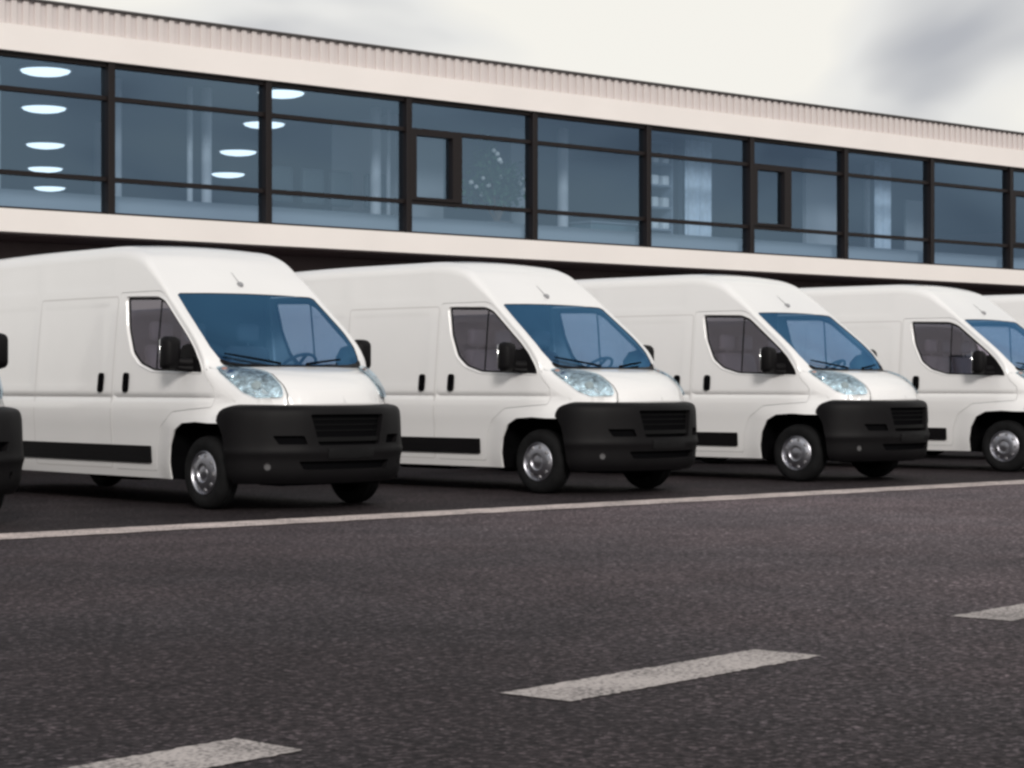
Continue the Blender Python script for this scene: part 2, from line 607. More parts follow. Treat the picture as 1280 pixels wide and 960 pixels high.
def build_van(label):
    van = empty('panel_van', (0, 0, 0), label, 'van', 'white panel vans parked in a row')
    # ---- body: sides with holes for door, arches; shoulders and roof; rear
    bm = bmesh.new()
    ts = np.concatenate([np.linspace(-1.038, 1.6, 90), np.linspace(1.66, VAN_END, 40)])
    zc, za, ya, yc, r_ = top_ends(ts)
    top_edge = [(float(t), float(z)) for t, z in zip(t_of(ts, ya), za)]
    hf = arch_poly(ARCH_F); hr = arch_poly(ARCH_R, rear=True)
    # arches cut the lower edge: the outline runs round them
    low = [(VAN_END, 0.285)] + [(t, max(z, 0.285)) for t, z in hr] + [(ARCH_F + 0.49, 0.285)] + [p for p in hf[1:7]] + [(-0.42, 0.845), (-0.50, 0.985)]
    outline = top_edge + low
    drr = round_poly(DOOR, 0.035)
    patch(bm, SS, outline, holes=[offset(drr, 0.005)], gx=T_LINES, gy=Z_LINES, step=0.06, rim=0.015, mirror=True)
    # shoulder and roof with the windscreen opening
    XI = np.concatenate([np.concatenate([[-1.03, -1.015], np.arange(-0.99, 1.6, 0.045)]), np.arange(1.65, VAN_END, 0.15)])
    Q = [1.12, 1.25, 1.38, 1.5, 1.62, 1.75, 1.88, 2.0, 2.1, 2.25, 2.45, 2.65, 2.85]
    GL = [(-0.385, 3.0), (-0.382, 2.7), (-0.362, 2.30), (-0.335, 2.15), (-0.27, 2.10), (-0.10, 2.06), (0.135, 2.045), (0.40, 2.05), (0.605, 2.06), (0.628, 2.10), (0.633, 2.5), (0.635, 3.0)]
    JOIN = [(-1.036, 2.26), (-0.93, 2.31), (-0.72, 2.36), (-0.45, 2.24), (-0.41, 2.14)]        # shut line between wing and bonnet
    outer = [(-0.41, 3.0)] + [(-0.41, 2.14), (-0.41, 1.0)] + [(float(x), 1.0) for x in ts if x > -0.41] + [(VAN_END, 2.0), (VAN_END, 3.0)] + GL[::-1]
    patch(bm, TS, outer, gx=XI, gy=Q, step=0.06, rim=0.0, mirror=True)
    # wings beside the bonnet
    wing = [(float(x), 1.0) for x in ts if x < -0.41] + [(-0.41, 1.0)] + JOIN[::-1] + [(-1.038, 2.2)]
    patch(bm, TS, wing, gx=XI, gy=Q, step=0.05, rim=0.012, mirror=True)
    # rear end
    zs = np.linspace(0.285, float(za_of_t(VAN_END)), 14)
    left = [(-float(W(VAN_END, z)), z) for z in zs]
    sh = TS(np.full(12, VAN_END), np.linspace(1.05, 3, 12))
    left += [(float(p[0]), float(p[2])) for p in sh]
    ring = left + [(-x, z) for x, z in left[-2::-1]]
    vs = [bm.verts.new((x, VAN_END, z)) for x, z in ring]
    bm.faces.new(vs)
    bmesh.ops.remove_doubles(bm, verts=bm.verts[:], dist=0.0006)
    obj('body', bm, paint, van, smooth=45)
    # ---- bonnet
    bon = [(-1.036, 2.272), (-0.93, 2.322), (-0.72, 2.372), (-0.455, 2.252), (-0.42, 2.155), (-0.42, 3.0), (-1.036, 3.0)]
    bm = bmesh.new()
    patch(bm, TS, bon, gx=np.concatenate([[-1.03, -1.015, -0.995], np.arange(-0.97, -0.42, 0.045)]), gy=[2.3, 2.4, 2.5, 2.6, 2.7, 2.8, 2.9], step=0.05, rim=0.0, mirror=True)
    bmesh.ops.remove_doubles(bm, verts=bm.verts[:], dist=0.0006)
    # rolled front edge
    ed = [TS(np.array([-1.036]), np.array([q]))[0] for q in np.linspace(2.272, 3, 12)]
    full = [Vector(p) for p in ed] + [Vector((-p[0], p[1], p[2])) for p in ed[-2::-1]]
    a = [bm.verts.new(p) for p in full]; b = [bm.verts.new(p + Vector((0, 0.004, -0.03))) for p in full]; c = [bm.verts.new(p + Vector((0, 0.06, -0.07))) for p in full]
    for i in range(len(full) - 1):
        bm.faces.new((a[i], a[i + 1], b[i + 1], b[i])); bm.faces.new((b[i], b[i + 1], c[i + 1], c[i]))
    bmesh.ops.remove_doubles(bm, verts=bm.verts[:], dist=0.0006)
    bmesh.ops.recalc_face_normals(bm, faces=bm.faces[:])
    obj('bonnet', bm, paint, van, smooth=50)
    # ---- windscreen, cowl, wipers
    glass = [(x, max(q, 2.0)) for x, q in GL]
    bm = bmesh.new()
    patch(bm, TS, glass, gx=np.arange(-0.32, 0.62, 0.06), gy=[2.12, 2.2, 2.35, 2.5, 2.65, 2.8, 2.95], step=0.06, off=-0.006, mirror=True)
    bmesh.ops.remove_doubles(bm, verts=bm.verts[:], dist=0.0006)
    wsc = obj('windscreen', bm, windscreen_m, van, smooth=60)
    cowl = [(-0.412, 2.16), (-0.375, 2.125), (-0.33, 2.10), (-0.29, 2.095), (-0.28, 2.12), (-0.325, 2.18), (-0.35, 2.32), (-0.37, 2.7), (-0.372, 3.0), (-0.412, 3.0)]
    bm = bmesh.new()
    patch(bm, TS, cowl, gx=[-0.39, -0.37], gy=np.arange(2.2, 3, 0.1), step=0.05, off=0.006, rim=0.012, mirror=True)
    obj('cowl', bm, black_plastic, van, smooth=40)
    for wx, q0, q1, x0, x1 in ((-1, 2.70, 2.16, -0.37, -0.22), (1, 2.98, 2.45, -0.375, -0.30)):
        s_ = 1 if wx < 0 else -1
        pts = []
        for u in np.linspace(0, 1, 6):
            p0 = TS(np.array([x0 + (x1 - x0) * u]), np.array([q0 + (q1 - q0) * u]))[0]
            pts.append(Vector((p0[0] * s_, p0[1] - 0.012, p0[2] + 0.018)))
        bm = bmesh.new()
        tube(bm, pts, [0.014, 0.013, 0.012, 0.012, 0.011, 0.009], 6)
        bl = obj('wiper', bm, dark_recess, van)
    # ---- doors
    for sx in (-1, 1):
        M = Matrix.Scale(sx * -1, 4, (1, 0, 0)) if sx > 0 else None

        def mk(name, mat, parent, surf, outer, **kw):
            bm = bmesh.new()
            patch(bm, surf, outer, **kw)
            if M:
                bmesh.ops.transform(bm, matrix=M, verts=bm.verts[:])
                bmesh.ops.reverse_faces(bm, faces=bm.faces[:])
            return obj(name, bm, mat, parent, smooth=40)

        def mkbm(name, mat, parent, bm, smooth=40):
            if M:
                bmesh.ops.transform(bm, matrix=M, verts=bm.verts[:])
                bmesh.ops.reverse_faces(bm, faces=bm.faces[:])
            return obj(name, bm, mat, parent, smooth=smooth)

        wh = round_poly(WINDOW, 0.045)
        dr = drr
        door = mk('door', paint, van, SS, dr, holes=[offset(wh, 0.014)], gx=T_LINES, gy=Z_LINES, step=0.06, rim=0.02)
        # raised flange of the door round the window: slopes outward then in to the glass
        bm = bmesh.new()
        o0 = densify(offset(wh, 0.030), 0.05); n = len(o0)
        levels = [(0.016, -0.001), (0.011, 0.010), (0.004, 0.006), (-0.004, -0.022)]
        rings = []
        base = np.array(densify(wh, 0.05))
        for d, o in levels:
            ring = np.array(offset(list(map(tuple, base)), d))
            p = SS(ring[:, 0], ring[:, 1]); p[:, 0] -= o
            rings.append([bm.verts.new(v) for v in p])
        m_ = len(rings[0])
        for i in range(len(rings) - 1):
            for k in range(m_):
                bm.faces.new((rings[i][k], rings[i][(k + 1) % m_], rings[i + 1][(k + 1) % m_], rings[i + 1][k]))
        bmesh.ops.recalc_face_normals(bm, faces=bm.faces[:])
        mkbm('window_surround', paint, door, bm, 60)
        # rubber channel and the glass
        bm = bmesh.new()
        patch(bm, SS, offset(wh, 0.004), holes=[offset(wh, -0.024)], gx=[], gy=[], step=0.05, off=-0.018, rim=0.01)
        mkbm('window_seal', rubber, door, bm)
        mk('window_pane', side_glass_m, door, SS, offset(wh, -0.006), gx=np.arange(0, 1.2, 0.12), gy=np.arange(1.4, 2.1, 0.12), step=0.08, off=-0.024)
        # upright bar of the quarter light and black mirror sail
        bm = bmesh.new()
        patch(bm, SS, [(0.757, 1.36), (0.773, 1.36), (0.773, 2.075), (0.757, 2.072)], gx=[], gy=[1.5, 1.7, 1.9], step=0.1, off=-0.020, rim=0.01)
        mkbm('window_bar', rubber, door, bm)
        bm = bmesh.new()
        patch(bm, SS, [(-0.10, 1.332), (0.42, 1.348), (0.40, 1.50), (0.30, 1.60), (0.15, 1.625), (0.115, 1.582)], gx=[0.1], gy=[1.45], step=0.1, off=-0.012, rim=0.012)
        mkbm('mirror_sail', black_plastic, door, bm)
        # handle in its oval dish
        for (ht, par) in ((1.275, door),):
            bm = bmesh.new()
            ov = round_poly([(ht - 0.045, 1.135), (ht + 0.045, 1.135), (ht + 0.045, 1.335), (ht - 0.045, 1.335)], 0.043, 5)
            patch(bm, SS, ov, gx=[ht], gy=[1.18, 1.23, 1.28], step=0.04, off=0.022, rim=0.03)
            mkbm('handle', dark_recess, par, bm)
        # sliding / load door: recessed seam drawn by a separate panel proud of the side
        # load-door seam frame
        bm = bmesh.new()
        so = round_poly(SLIDER, 0.05)
        patch(bm, SS, so, holes=[offset(so, -0.010)], gx=[], gy=[], step=0.08, off=0.0012)
        seam = mkbm('door_seam', seam_m, van, bm)
        bm = bmesh.new()
        ov = round_poly([(1.715, 1.135), (1.805, 1.135), (1.805, 1.335), (1.715, 1.335)], 0.043, 5)
        patch(bm, SS, ov, gx=[1.76], gy=[1.18, 1.23, 1.28], step=0.04, off=0.022, rim=0.03)
        mkbm('handle', dark_recess, van, bm)
        # side rubbing strip
        bm = bmesh.new()
        st = round_poly([(0.80, 0.435), (ARCH_R - 0.56, 0.435), (ARCH_R - 0.56, 0.605), (0.80, 0.605)], 0.012, 2)
        patch(bm, SS, st, gx=np.arange(0.9, 4.2, 0.2), gy=[0.5, 0.56], step=0.1, off=0.020, rim=0.024)
        mkbm('rubbing_strip', black_plastic, van, bm)
        # mirror
        bm = bmesh.new()
        vs = rbox(bm, -1.265, -1.07, 0.13, 0.30, 1.355, 1.685, 0.055, 3)
        for v in vs:
            if v.co.y < 0.2:                               # rounded, narrower front of the housing
                k = (0.2 - v.co.y) / 0.07
                v.co.z += (1.52 - v.co.z) * 0.22 * k
                v.co.x += (-1.20 - v.co.x) * 0.22 * k
        mir = mkbm('mirror', black_plastic, van, bm, 50)
        bm = bmesh.new()
        tube(bm, [(-0.985, 0.12, 1.43), (-1.05, 0.15, 1.43), (-1.13, 0.20, 1.44)], [0.055, 0.05, 0.05], 10)
        tube(bm, [(-0.985, 0.10, 1.37), (-1.05, 0.15, 1.375), (-1.13, 0.20, 1.39)], [0.04, 0.035, 0.03], 8)
        mkbm('mirror_arm', black_plastic, mir, bm, 60)
        bm = bmesh.new()
        rbox(bm, -1.245, -1.09, 0.296, 0.306, 1.385, 1.655, 0.004, 1)
        mkbm('mirror_glass', mirror_glass, mir, bm)
        # headlight: bright bowl on the wing, lamps in it, clear lens over it
        hl = HEAD
        bm = bmesh.new()
        patch(bm, TS, hl, gx=np.arange(-1.08, -0.36, 0.05), gy=np.arange(1.0, 2.3, 0.13), step=0.06, off=0.004, rim=0.01)
        head = mkbm('headlight', bowl_m, van, bm, 40)
        for (cx, cq, rr, mt, nm) in HEAD_LAMPS:
            bm = bmesh.new()
            p = TS(np.array([cx]), np.array([cq]))[0]
            pu = TS(np.array([cx + 0.01]), np.array([cq]))[0] - p; pv = TS(np.array([cx]), np.array([cq + 0.02]))[0] - p
            nrm = Vector(np.cross(pu, pv)).normalized()
            if nrm.dot(Vector(p) - Vector((0, 2, 1.0))) < 0: nrm = -nrm
            bmesh.ops.create_uvsphere(bm, u_segments=16, v_segments=8, radius=rr)
            q_ = nrm.to_track_quat('Z', 'Y').to_matrix().to_4x4()
            bmesh.ops.transform(bm, matrix=Matrix.Translation(Vector(p) + nrm * 0.004) @ q_ @ Matrix.Diagonal((1, 1, 0.28, 1)), verts=bm.verts[:])
            mkbm(nm, mt, head, bm, 60)
        bm = bmesh.new()
        patch(bm, TS, offset(hl, 0.0), gx=np.arange(-1.08, -0.36, 0.05), gy=np.arange(1.0, 2.3, 0.13), step=0.06, off=0.022, rim=0.02)
        mkbm('lens', lamp_lens, head, bm, 40)
    # ---- bumper
    gx0 = 0.44
    gr = [(u_of_x(-0.44), 0.925), (u_of_x(-0.36), 0.615), (u_of_x(0.36), 0.615), (u_of_x(0.44), 0.925)]
    gr = round_poly(gr, 0.025, 3)
    slots = []
    for s_ in (-1, 1):
        p = [(u_of_x(s_ * 0.76), 0.705), (u_of_x(s_ * 0.50), 0.705), (u_of_x(s_ * 0.47), 0.625), (u_of_x(s_ * 0.71), 0.625)]
        slots.append(round_poly(p, 0.015, 2))
    low_in = round_poly([(u_of_x(-0.55), 0.475), (u_of_x(-0.50), 0.40), (u_of_x(0.50), 0.40), (u_of_x(0.55), 0.475)], 0.02, 2)
    fogs = []
    for s_ in (-1, 1):
        cu = u_of_x(s_ * 0.80)
        fogs.append([(cu + 0.036 * math.cos(a), 0.43 + 0.035 * math.sin(a)) for a in np.linspace(0, 2 * math.pi, 14, endpoint=False)])
    ue = PLAN_S[-1]
    # rear edges follow the wheel arch
    def t2u(t): return float(np.interp(-t, -PLAN[:30, 1][::1], PLAN_S[:30]))
    sidecut = [(-ue + 0.17, 1.0), (-ue + 0.13, 0.96), (-ue + 0.10, 0.90), (-ue + 0.09, 0.845), (-ue + 0.13, 0.81), (-ue + 0.19, 0.72), (-ue + 0.235, 0.55), (-ue + 0.25, 0.36), (-ue + 0.28, 0.27)]
    outl = sidecut + [(-a, b) for a, b in sidecut[::-1]] + [(ue - 0.22, 1.03), (ue - 0.33, 1.19), (-ue + 0.33, 1.19), (-ue + 0.22, 1.03)]
    bm = bmesh.new()
    H = [0.28, 0.31, 0.345, 0.38, 0.42, 0.46, 0.485, 0.51, 0.535, 0.56, 0.585, 0.61, 0.66, 0.72, 0.78, 0.84, 0.90, 0.94, 0.965, 0.985, 1.0, 1.02, 1.04, 1.07, 1.12]
    patch(bm, BS, outl, holes=[gr, low_in] + slots + fogs, gx=np.arange(-ue, ue, 0.05), gy=H, step=0.05, rim=0.05)
    bump = obj('bumper', bm, black_plastic, van, smooth=40)
    bm = bmesh.new()
    patch(bm, BS, offset(gr, 0.02), gx=np.arange(-0.5, 0.5, 0.1), gy=[0.7, 0.8], step=0.08, off=-0.05)
    for p in slots + [low_in]: patch(bm, BS, offset(p, 0.02), gx=[], gy=[], step=0.06, off=-0.048)
    grille = obj('grille', bm, dark_recess, bump, smooth=40)
    for z0, z1, ww, dp in ((0.650, 0.690, 0.375, -0.016), (0.748, 0.756, 0.385, -0.040), (0.806, 0.814, 0.40, -0.040), (0.864, 0.872, 0.415, -0.040)):
        bm = bmesh.new()
        patch(bm, BS, [(u_of_x(-ww), z0), (u_of_x(ww), z0), (u_of_x(ww), z1), (u_of_x(-ww), z1)], gx=np.arange(-0.4, 0.4, 0.1), gy=[], step=0.1, off=dp, rim=0.02)
        obj('slat', bm, slat_black, bump, smooth=30)
    for p in fogs:
        c = np.mean(np.array(p), axis=0)
        bm = bmesh.new()
        patch(bm, BS, offset(p, 0.01), gx=[c[0]], gy=[c[1]], step=0.04, off=-0.03)
        obj('fog_light', bm, fog_m, bump, smooth=60)
    bm = bmesh.new()                                      # number-plate carrier, blank
    patch(bm, BS, round_poly([(u_of_x(-0.27), 0.50), (u_of_x(0.27), 0.50), (u_of_x(0.27), 0.585), (u_of_x(-0.27), 0.585)], 0.012, 2), gx=np.arange(-0.2, 0.25, 0.1), gy=[0.54], step=0.08, off=0.012, rim=0.02)
    obj('plate_holder', bm, holder_m, bump, smooth=40)
    # ---- underbody and wheel wells
    bm = bmesh.new()
    box(bm, -0.80, 0.80, -0.75, VAN_END - 0.2, 0.27, 0.44)
    box(bm, -0.97, 0.97, ARCH_F + 0.56, ARCH_R - 0.58, 0.30, 0.46)
    box(bm, -0.97, 0.97, ARCH_R + 0.58, VAN_END - 0.05, 0.30, 0.46)
    box(bm, -0.60, 0.60, -0.80, -0.45, 0.245, 0.40)
    rbox(bm, -0.62, -0.15, 1.7, 2.6, 0.22, 0.32, 0.03)
    obj('underbody', bm, dark_recess, van)
    for c, rear in ((ARCH_F, False), (ARCH_R, True)):
        for sx in (-1, 1):
            bm = bmesh.new()
            P = [(c + t, z) for t, z in ([(0.55, 0.28), (0.55, 0.5), (0.5, 0.72), (0.36, 0.86), (0.1, 0.90), (-0.1, 0.90), (-0.36, 0.86), (-0.5, 0.72), (-0.55, 0.5), (-0.55, 0.28)])]
            a = [bm.verts.new((sx * 0.995, t, z)) for t, z in P]; b = [bm.verts.new((sx * 0.62, t, z)) for t, z in P]
            for i in range(len(P) - 1): bm.faces.new((a[i], a[i + 1], b[i + 1], b[i]))
            bm.faces.new(b)
            obj('wheel_well', bm, dark_recess, van)
    # ---- wheels
    for c in (ARCH_F, ARCH_R):
        for sx in (-1, 1):
            bm = bmesh.new()
            lathe_x(bm, [(0.74, 0.20), (0.74, 0.24), (0.86, 0.24), (0.90, 0.10), (0.90, 0.0)], 24, 0, c, 0.36, sx)
            wheel = obj('wheel', bm, dark_recess, van, smooth=40)
            bm = bmesh.new()
            prof = [(0.775, 0.235), (0.765, 0.28), (0.775, 0.325), (0.80, 0.354), (0.83, 0.3605), (0.846, 0.3605), (0.848, 0.349), (0.858, 0.349), (0.86, 0.3605), (0.888, 0.3605), (0.89, 0.349), (0.90, 0.349), (0.902, 0.3605), (0.93, 0.3545), (0.955, 0.343), (0.972, 0.325), (0.980, 0.30), (0.982, 0.275), (0.976, 0.24), (0.962, 0.218), (0.93, 0.212)]
            lathe_x(bm, prof, 56, 0, c, 0.36, sx)
            obj('tyre', bm, rubber, wheel, smooth=35)
            bm = bmesh.new()
            prof = [(0.925, 0.213), (0.966, 0.214), (0.972, 0.207), (0.966, 0.201), (0.950, 0.195), (0.952, 0.188), (0.968, 0.165), (0.980, 0.125), (0.982, 0.095), (0.974, 0.085), (0.958, 0.080), (0.958, 0.066), (0.972, 0.060), (0.980, 0.035), (0.982, 0.0)]
            lathe_x(bm, prof, 56, 0, c, 0.36, sx)
            rim = obj('rim', bm, alloy, wheel, smooth=40)
            bm = bmesh.new()                              # ventilation slots and hub dish of the trim
            for k in range(9):
                a = 2 * math.pi * k / 9 + 0.2
                vs = rbox(bm, 0.953, 0.9735, -0.024, 0.024, 0.142, 0.182, 0.008, 1)
                rot = Matrix.Rotation(a, 4, 'X')
                for v in vs:
                    v.co = rot @ v.co
                    v.co.x *= sx; v.co.y += c; v.co.z += 0.36
            lathe_x(bm, [(0.9595, 0.082), (0.9605, 0.064)], 24, 0, c, 0.36, sx)
            bmesh.ops.recalc_face_normals(bm, faces=bm.faces[:])
            obj('wheel_slots', bm, alloy_dark, wheel, smooth=30)
    # ---- aerial
    bm = bmesh.new()
    p = TS(np.array([0.745]), np.array([2.985]))[0]
    bmesh.ops.create_uvsphere(bm, u_segments=12, v_segments=8, radius=0.04, matrix=Matrix.Translation((0, p[1], p[2] - 0.004)) @ Matrix.Diagonal((0.8, 1.3, 0.8, 1)))
    tube(bm, [(0, p[1], p[2] + 0.01), (0, p[1] + 0.15, p[2] + 0.13)], [0.004, 0.002], 6)
    obj('aerial', bm, aerial_m, van, smooth=50)
    # ---- cab interior
    bm = bmesh.new()
    rbox(bm, -0.86, 0.86, -0.30, 0.10, 1.0, 1.37, 0.06, 2)
    rbox(bm, 0.12, 0.72, 0.0, 0.25, 1.15, 1.42, 0.06, 2)
    dash = obj('dashboard', bm, trim_dark, van, smooth=40)
    bm = bmesh.new()
    cen = Vector((0.43, 0.33, 1.40)); nrm = Vector((0, 0.62, 0.78)).normalized(); ax = Vector((1, 0, 0)); ay = nrm.cross(ax)
    tube(bm, [cen + 0.2 * (math.cos(a) * ax + math.sin(a) * ay) for a in np.linspace(0, 2 * math.pi, 25)], 0.017, 8)
    for a in (0.2, math.pi - 0.2, -math.pi / 2): tube(bm, [cen, cen + 0.195 * (math.cos(a) * ax + math.sin(a) * ay)], 0.018, 6)
    tube(bm, [cen + nrm * 0.02, cen - nrm * 0.2], 0.05, 10)
    obj('steering_wheel', bm, wheel_grey, van, smooth=50)
    for x0, x1 in ((-0.82, -0.02), (0.16, 0.74)):
        bm = bmesh.new()
        rbox(bm, x0, x1, 0.55, 1.15, 0.88, 1.06, 0.05, 2)
        vs = rbox(bm, x0 + 0.03, x1 - 0.03, 1.06, 1.22, 1.0, 1.62, 0.06, 2)
        for v in vs: v.co.y += (v.co.z - 1.0) * 0.22
        seat = obj('seat', bm, seat_cloth, van, smooth=50)
        heads = ((x0 + 0.2, x1 - 0.2) if x1 - x0 > 0.7 else ((x0 + x1) / 2,))
        for hx in heads:
            bm = bmesh.new()
            rbox(bm, hx - 0.13, hx + 0.13, 1.20, 1.31, 1.66, 1.86, 0.045, 2)
            tube(bm, [(hx, 1.24, 1.60), (hx, 1.25, 1.70)], 0.012, 6)
            obj('headrest', bm, seat_cloth, seat, smooth=50)
    bm = bmesh.new()
    box(bm, -0.86, 0.86, 1.50, 1.53, 0.5, 2.30)
    box(bm, -0.60, 0.60, -0.3, 1.5, 0.47, 0.62)
    obj('bulkhead', bm, trim_dark, van)
    bm = bmesh.new()
    patch(bm, TS, [(0.70, 2.1), (1.5, 1.6), (1.5, 3.0), (0.70, 3.0)], gx=np.arange(0.76, 1.5, 0.15), gy=[1.8, 2, 2.3, 2.6], step=0.15, off=-0.05, mirror=True)
    obj('headliner', bm, headliner, van, smooth=60)
    return van


seam_m = principled('seam_shadow_gap', (0.55, 0.53, 0.52), rough=0.6)
bowl_m = principled('headlight_bowl', (0.50, 0.54, 0.56), rough=0.22, metal=0.75, bump=(55, 0.55, 0.02), var=(26, 0.75))
fog_m = principled('fog_lens', (0.16, 0.16, 0.165), rough=0.3, metal=0.5)
holder_m = principled('holder_grey', (0.007, 0.007, 0.0075), rough=0.55, spec=0.15)
aerial_m = principled('aerial_grey', (0.26, 0.26, 0.27), rough=0.5)
wheel_grey = principled('steering_leather', (0.05, 0.05, 0.06), rough=0.6)
# headlight outline on the wing in (station, q)
HEAD = round_poly([(-0.385, 2.12), (-0.445, 2.22), (-0.72, 2.335), (-0.93, 2.29), (-1.014, 2.235), (-1.012, 1.90), (-0.973, 1.633), (-0.86, 1.705), (-0.62, 1.80)], 0.04, 3)
HEAD_LAMPS = [(-0.70, 2.03, 0.062, chrome, 'reflector'), (-0.92, 2.08, 0.050, bulb_white, 'reflector'), (-0.47, 2.07, 0.028, amber, 'indicator')]


def copy_tree(o, parent=None):
    c = o.copy()
    C.objects.link(c)
    if parent is not None: c.parent = parent
    for ch in o.children: copy_tree(ch, c)
    return c


VAN_LABELS = [
    "white panel van at the left edge, only its bumper end and mirror showing",
    "white panel van showing the largest, whole cab and long side, second from the left",
    "white panel van third from the left, whole nose seen, standing right behind the largest van",
    "white panel van fourth from the left, third complete cab front in the row",
    "white panel van whose windscreen and bumper are cut off by the right edge",
    "white panel van of which only a strip of high roof shows at the right edge",
]
VAN_X, VAN_STEP, VAN_Y = 12.43, 4.345, 17.33


def place_vans():
    proto = build_van(VAN_LABELS[0])
    vans = [proto] + [copy_tree(proto) for _ in VAN_LABELS[1:]]
    # parked a little askew, each turned a bit more than the one before
    yaw = [-3.0, 0.0, 3.8, 6.8, 9.5, 11.0]
    dx = [0.08, 0.0, 0.04, 0.05, 0.08, 0.05]
    for i, v in enumerate(vans):
        a = R(yaw[i])
        px, py = -0.90, ARCH_F                       # turned about the near front wheel
        v.location = (VAN_X + VAN_STEP * (i - 1) + dx[i] + px - (px * math.cos(a) - py * math.sin(a)), VAN_Y + py - (px * math.sin(a) + py * math.cos(a)), 0)
        v.rotation_euler = (0, 0, a)
        v['label'] = VAN_LABELS[i]


# ------------------------------------------------------------------ ground
def ground_material(name='asphalt', k=1.0):
    m = bpy.data.materials.new(name)
    m.use_nodes = True
    t = m.node_tree; L = t.links
    b = t.nodes['Principled BSDF']
    tc = N(t, 'ShaderNodeTexCoord')

    def noise(scale, detail=3, rough=0.5, vec=None):
        n = N(t, 'ShaderNodeTexNoise')
        n.inputs['Scale'].default_value = scale; n.inputs['Detail'].default_value = detail; n.inputs['Roughness'].default_value = rough
        L.new(vec or tc.outputs['Object'], n.inputs['Vector'])
        return n.outputs['Fac']

    def rng(x, a, b_, c, d):
        r = N(t, 'ShaderNodeMapRange')
        r.inputs['From Min'].default_value = a; r.inputs['From Max'].default_value = b_
        r.inputs['To Min'].default_value = c; r.inputs['To Max'].default_value = d
        L.new(x, r.inputs[0]); return r.outputs[0]

    def math2(op, a, c):
        n = N(t, 'ShaderNodeMath', operation=op)
        for i, v in enumerate((a, c)):
            if isinstance(v, (int, float)): n.inputs[i].default_value = v
            else: L.new(v, n.inputs[i])
        return n.outputs[0]

    # asphalt grows paler along x, the transition wobbled by noise
    sp = N(t, 'ShaderNodeSeparateXYZ'); L.new(tc.outputs['Object'], sp.inputs[0])
    wob = math2('MULTIPLY_ADD', noise(0.3, 3), 6.0); wob.node.inputs[2].default_value = -3.0
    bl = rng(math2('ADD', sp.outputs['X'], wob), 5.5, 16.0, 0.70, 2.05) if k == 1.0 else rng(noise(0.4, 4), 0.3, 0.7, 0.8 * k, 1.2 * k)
    big = math2('MULTIPLY', rng(noise(0.22, 3), 0.35, 0.65, 0.86, 1.14), bl)
    mid = rng(noise(1.6, 5, 0.6), 0.35, 0.65, 0.84, 1.16)
    grain = rng(noise(24, 4, 0.62), 0.36, 0.64, 0.30, 1.75)
    fine = rng(noise(95, 2, 0.6), 0.3, 0.7, 0.60, 1.40)
    v = N(t, 'ShaderNodeTexVoronoi'); v.inputs['Scale'].default_value = 55
    L.new(tc.outputs['Object'], v.inputs['Vector'])
    sc = N(t, 'ShaderNodeSeparateColor'); L.new(v.outputs['Color'], sc.inputs[0])
    stone = rng(sc.outputs['Red'], 0.74, 1.0, 1.0, 3.2)     # the odd pale chipping
    val = math2('MULTIPLY', math2('MULTIPLY', big, mid), math2('MULTIPLY', math2('MULTIPLY', grain, fine), stone))
    hue = N(t, 'ShaderNodeMix', data_type='RGBA')
    hue.inputs[6].default_value = (0.0465, 0.0365, 0.0390, 1)
    hue.inputs[7].default_value = (0.0425, 0.0350, 0.0378, 1)
    L.new(rng(noise(0.5, 3), 0.4, 0.6, 0, 1), hue.inputs[0])
    mu = N(t, 'ShaderNodeVectorMath', operation='SCALE')
    L.new(hue.outputs[2], mu.inputs[0]); L.new(val, mu.inputs['Scale'])
    L.new(mu.outputs[0], b.inputs['Base Color'])
    b.inputs['Roughness'].default_value = 0.75
    b.inputs['Specular IOR Level'].default_value = 0.10
    bp = N(t, 'ShaderNodeBump'); bp.inputs['Strength'].default_value = 0.6; bp.inputs['Distance'].default_value = 0.008
    L.new(grain, bp.inputs['Height']); L.new(bp.outputs[0], b.inputs['Normal'])
    return m


def paint_material(name, col, wear=0.5):
    """Road paint worn down to the asphalt in grains."""
    m = bpy.data.materials.new(name)
    m.use_nodes = True
    t = m.node_tree; L = t.links
    b = t.nodes['Principled BSDF']
    tc = N(t, 'ShaderNodeTexCoord')
    n = N(t, 'ShaderNodeTexNoise'); n.inputs['Scale'].default_value = 48; n.inputs['Detail'].default_value = 5; n.inputs['Roughness'].default_value = 0.65
    L.new(tc.outputs['Object'], n.inputs['Vector'])
    n2 = N(t, 'ShaderNodeTexNoise'); n2.inputs['Scale'].default_value = 2.5; n2.inputs['Detail'].default_value = 4
    L.new(tc.outputs['Object'], n2.inputs['Vector'])
    ad = N(t, 'ShaderNodeMath', operation='MULTIPLY_ADD'); ad.inputs[1].default_value = 0.35
    L.new(n2.outputs['Fac'], ad.inputs[0]); L.new(n.outputs['Fac'], ad.inputs[2])
    cr = N(t, 'ShaderNodeValToRGB')
    e = cr.color_ramp.elements
    e[0].position = 0.52; e[0].color = (0.09, 0.08, 0.078, 1)
    e[1].position = 0.74; e[1].color = (*col, 1)
    L.new(ad.outputs[0], cr.inputs[0])
    L.new(cr.outputs[0], b.inputs['Base Color'])
    b.inputs['Roughness'].default_value = 0.8
    b.inputs['Specular IOR Level'].default_value = 0.3
    bp = N(t, 'ShaderNodeBump'); bp.inputs['Strength'].default_value = 0.5; bp.inputs['Distance'].default_value = 0.005
    L.new(n.outputs['Fac'], bp.inputs['Height']); L.new(bp.outputs[0], b.inputs['Normal'])
    return m


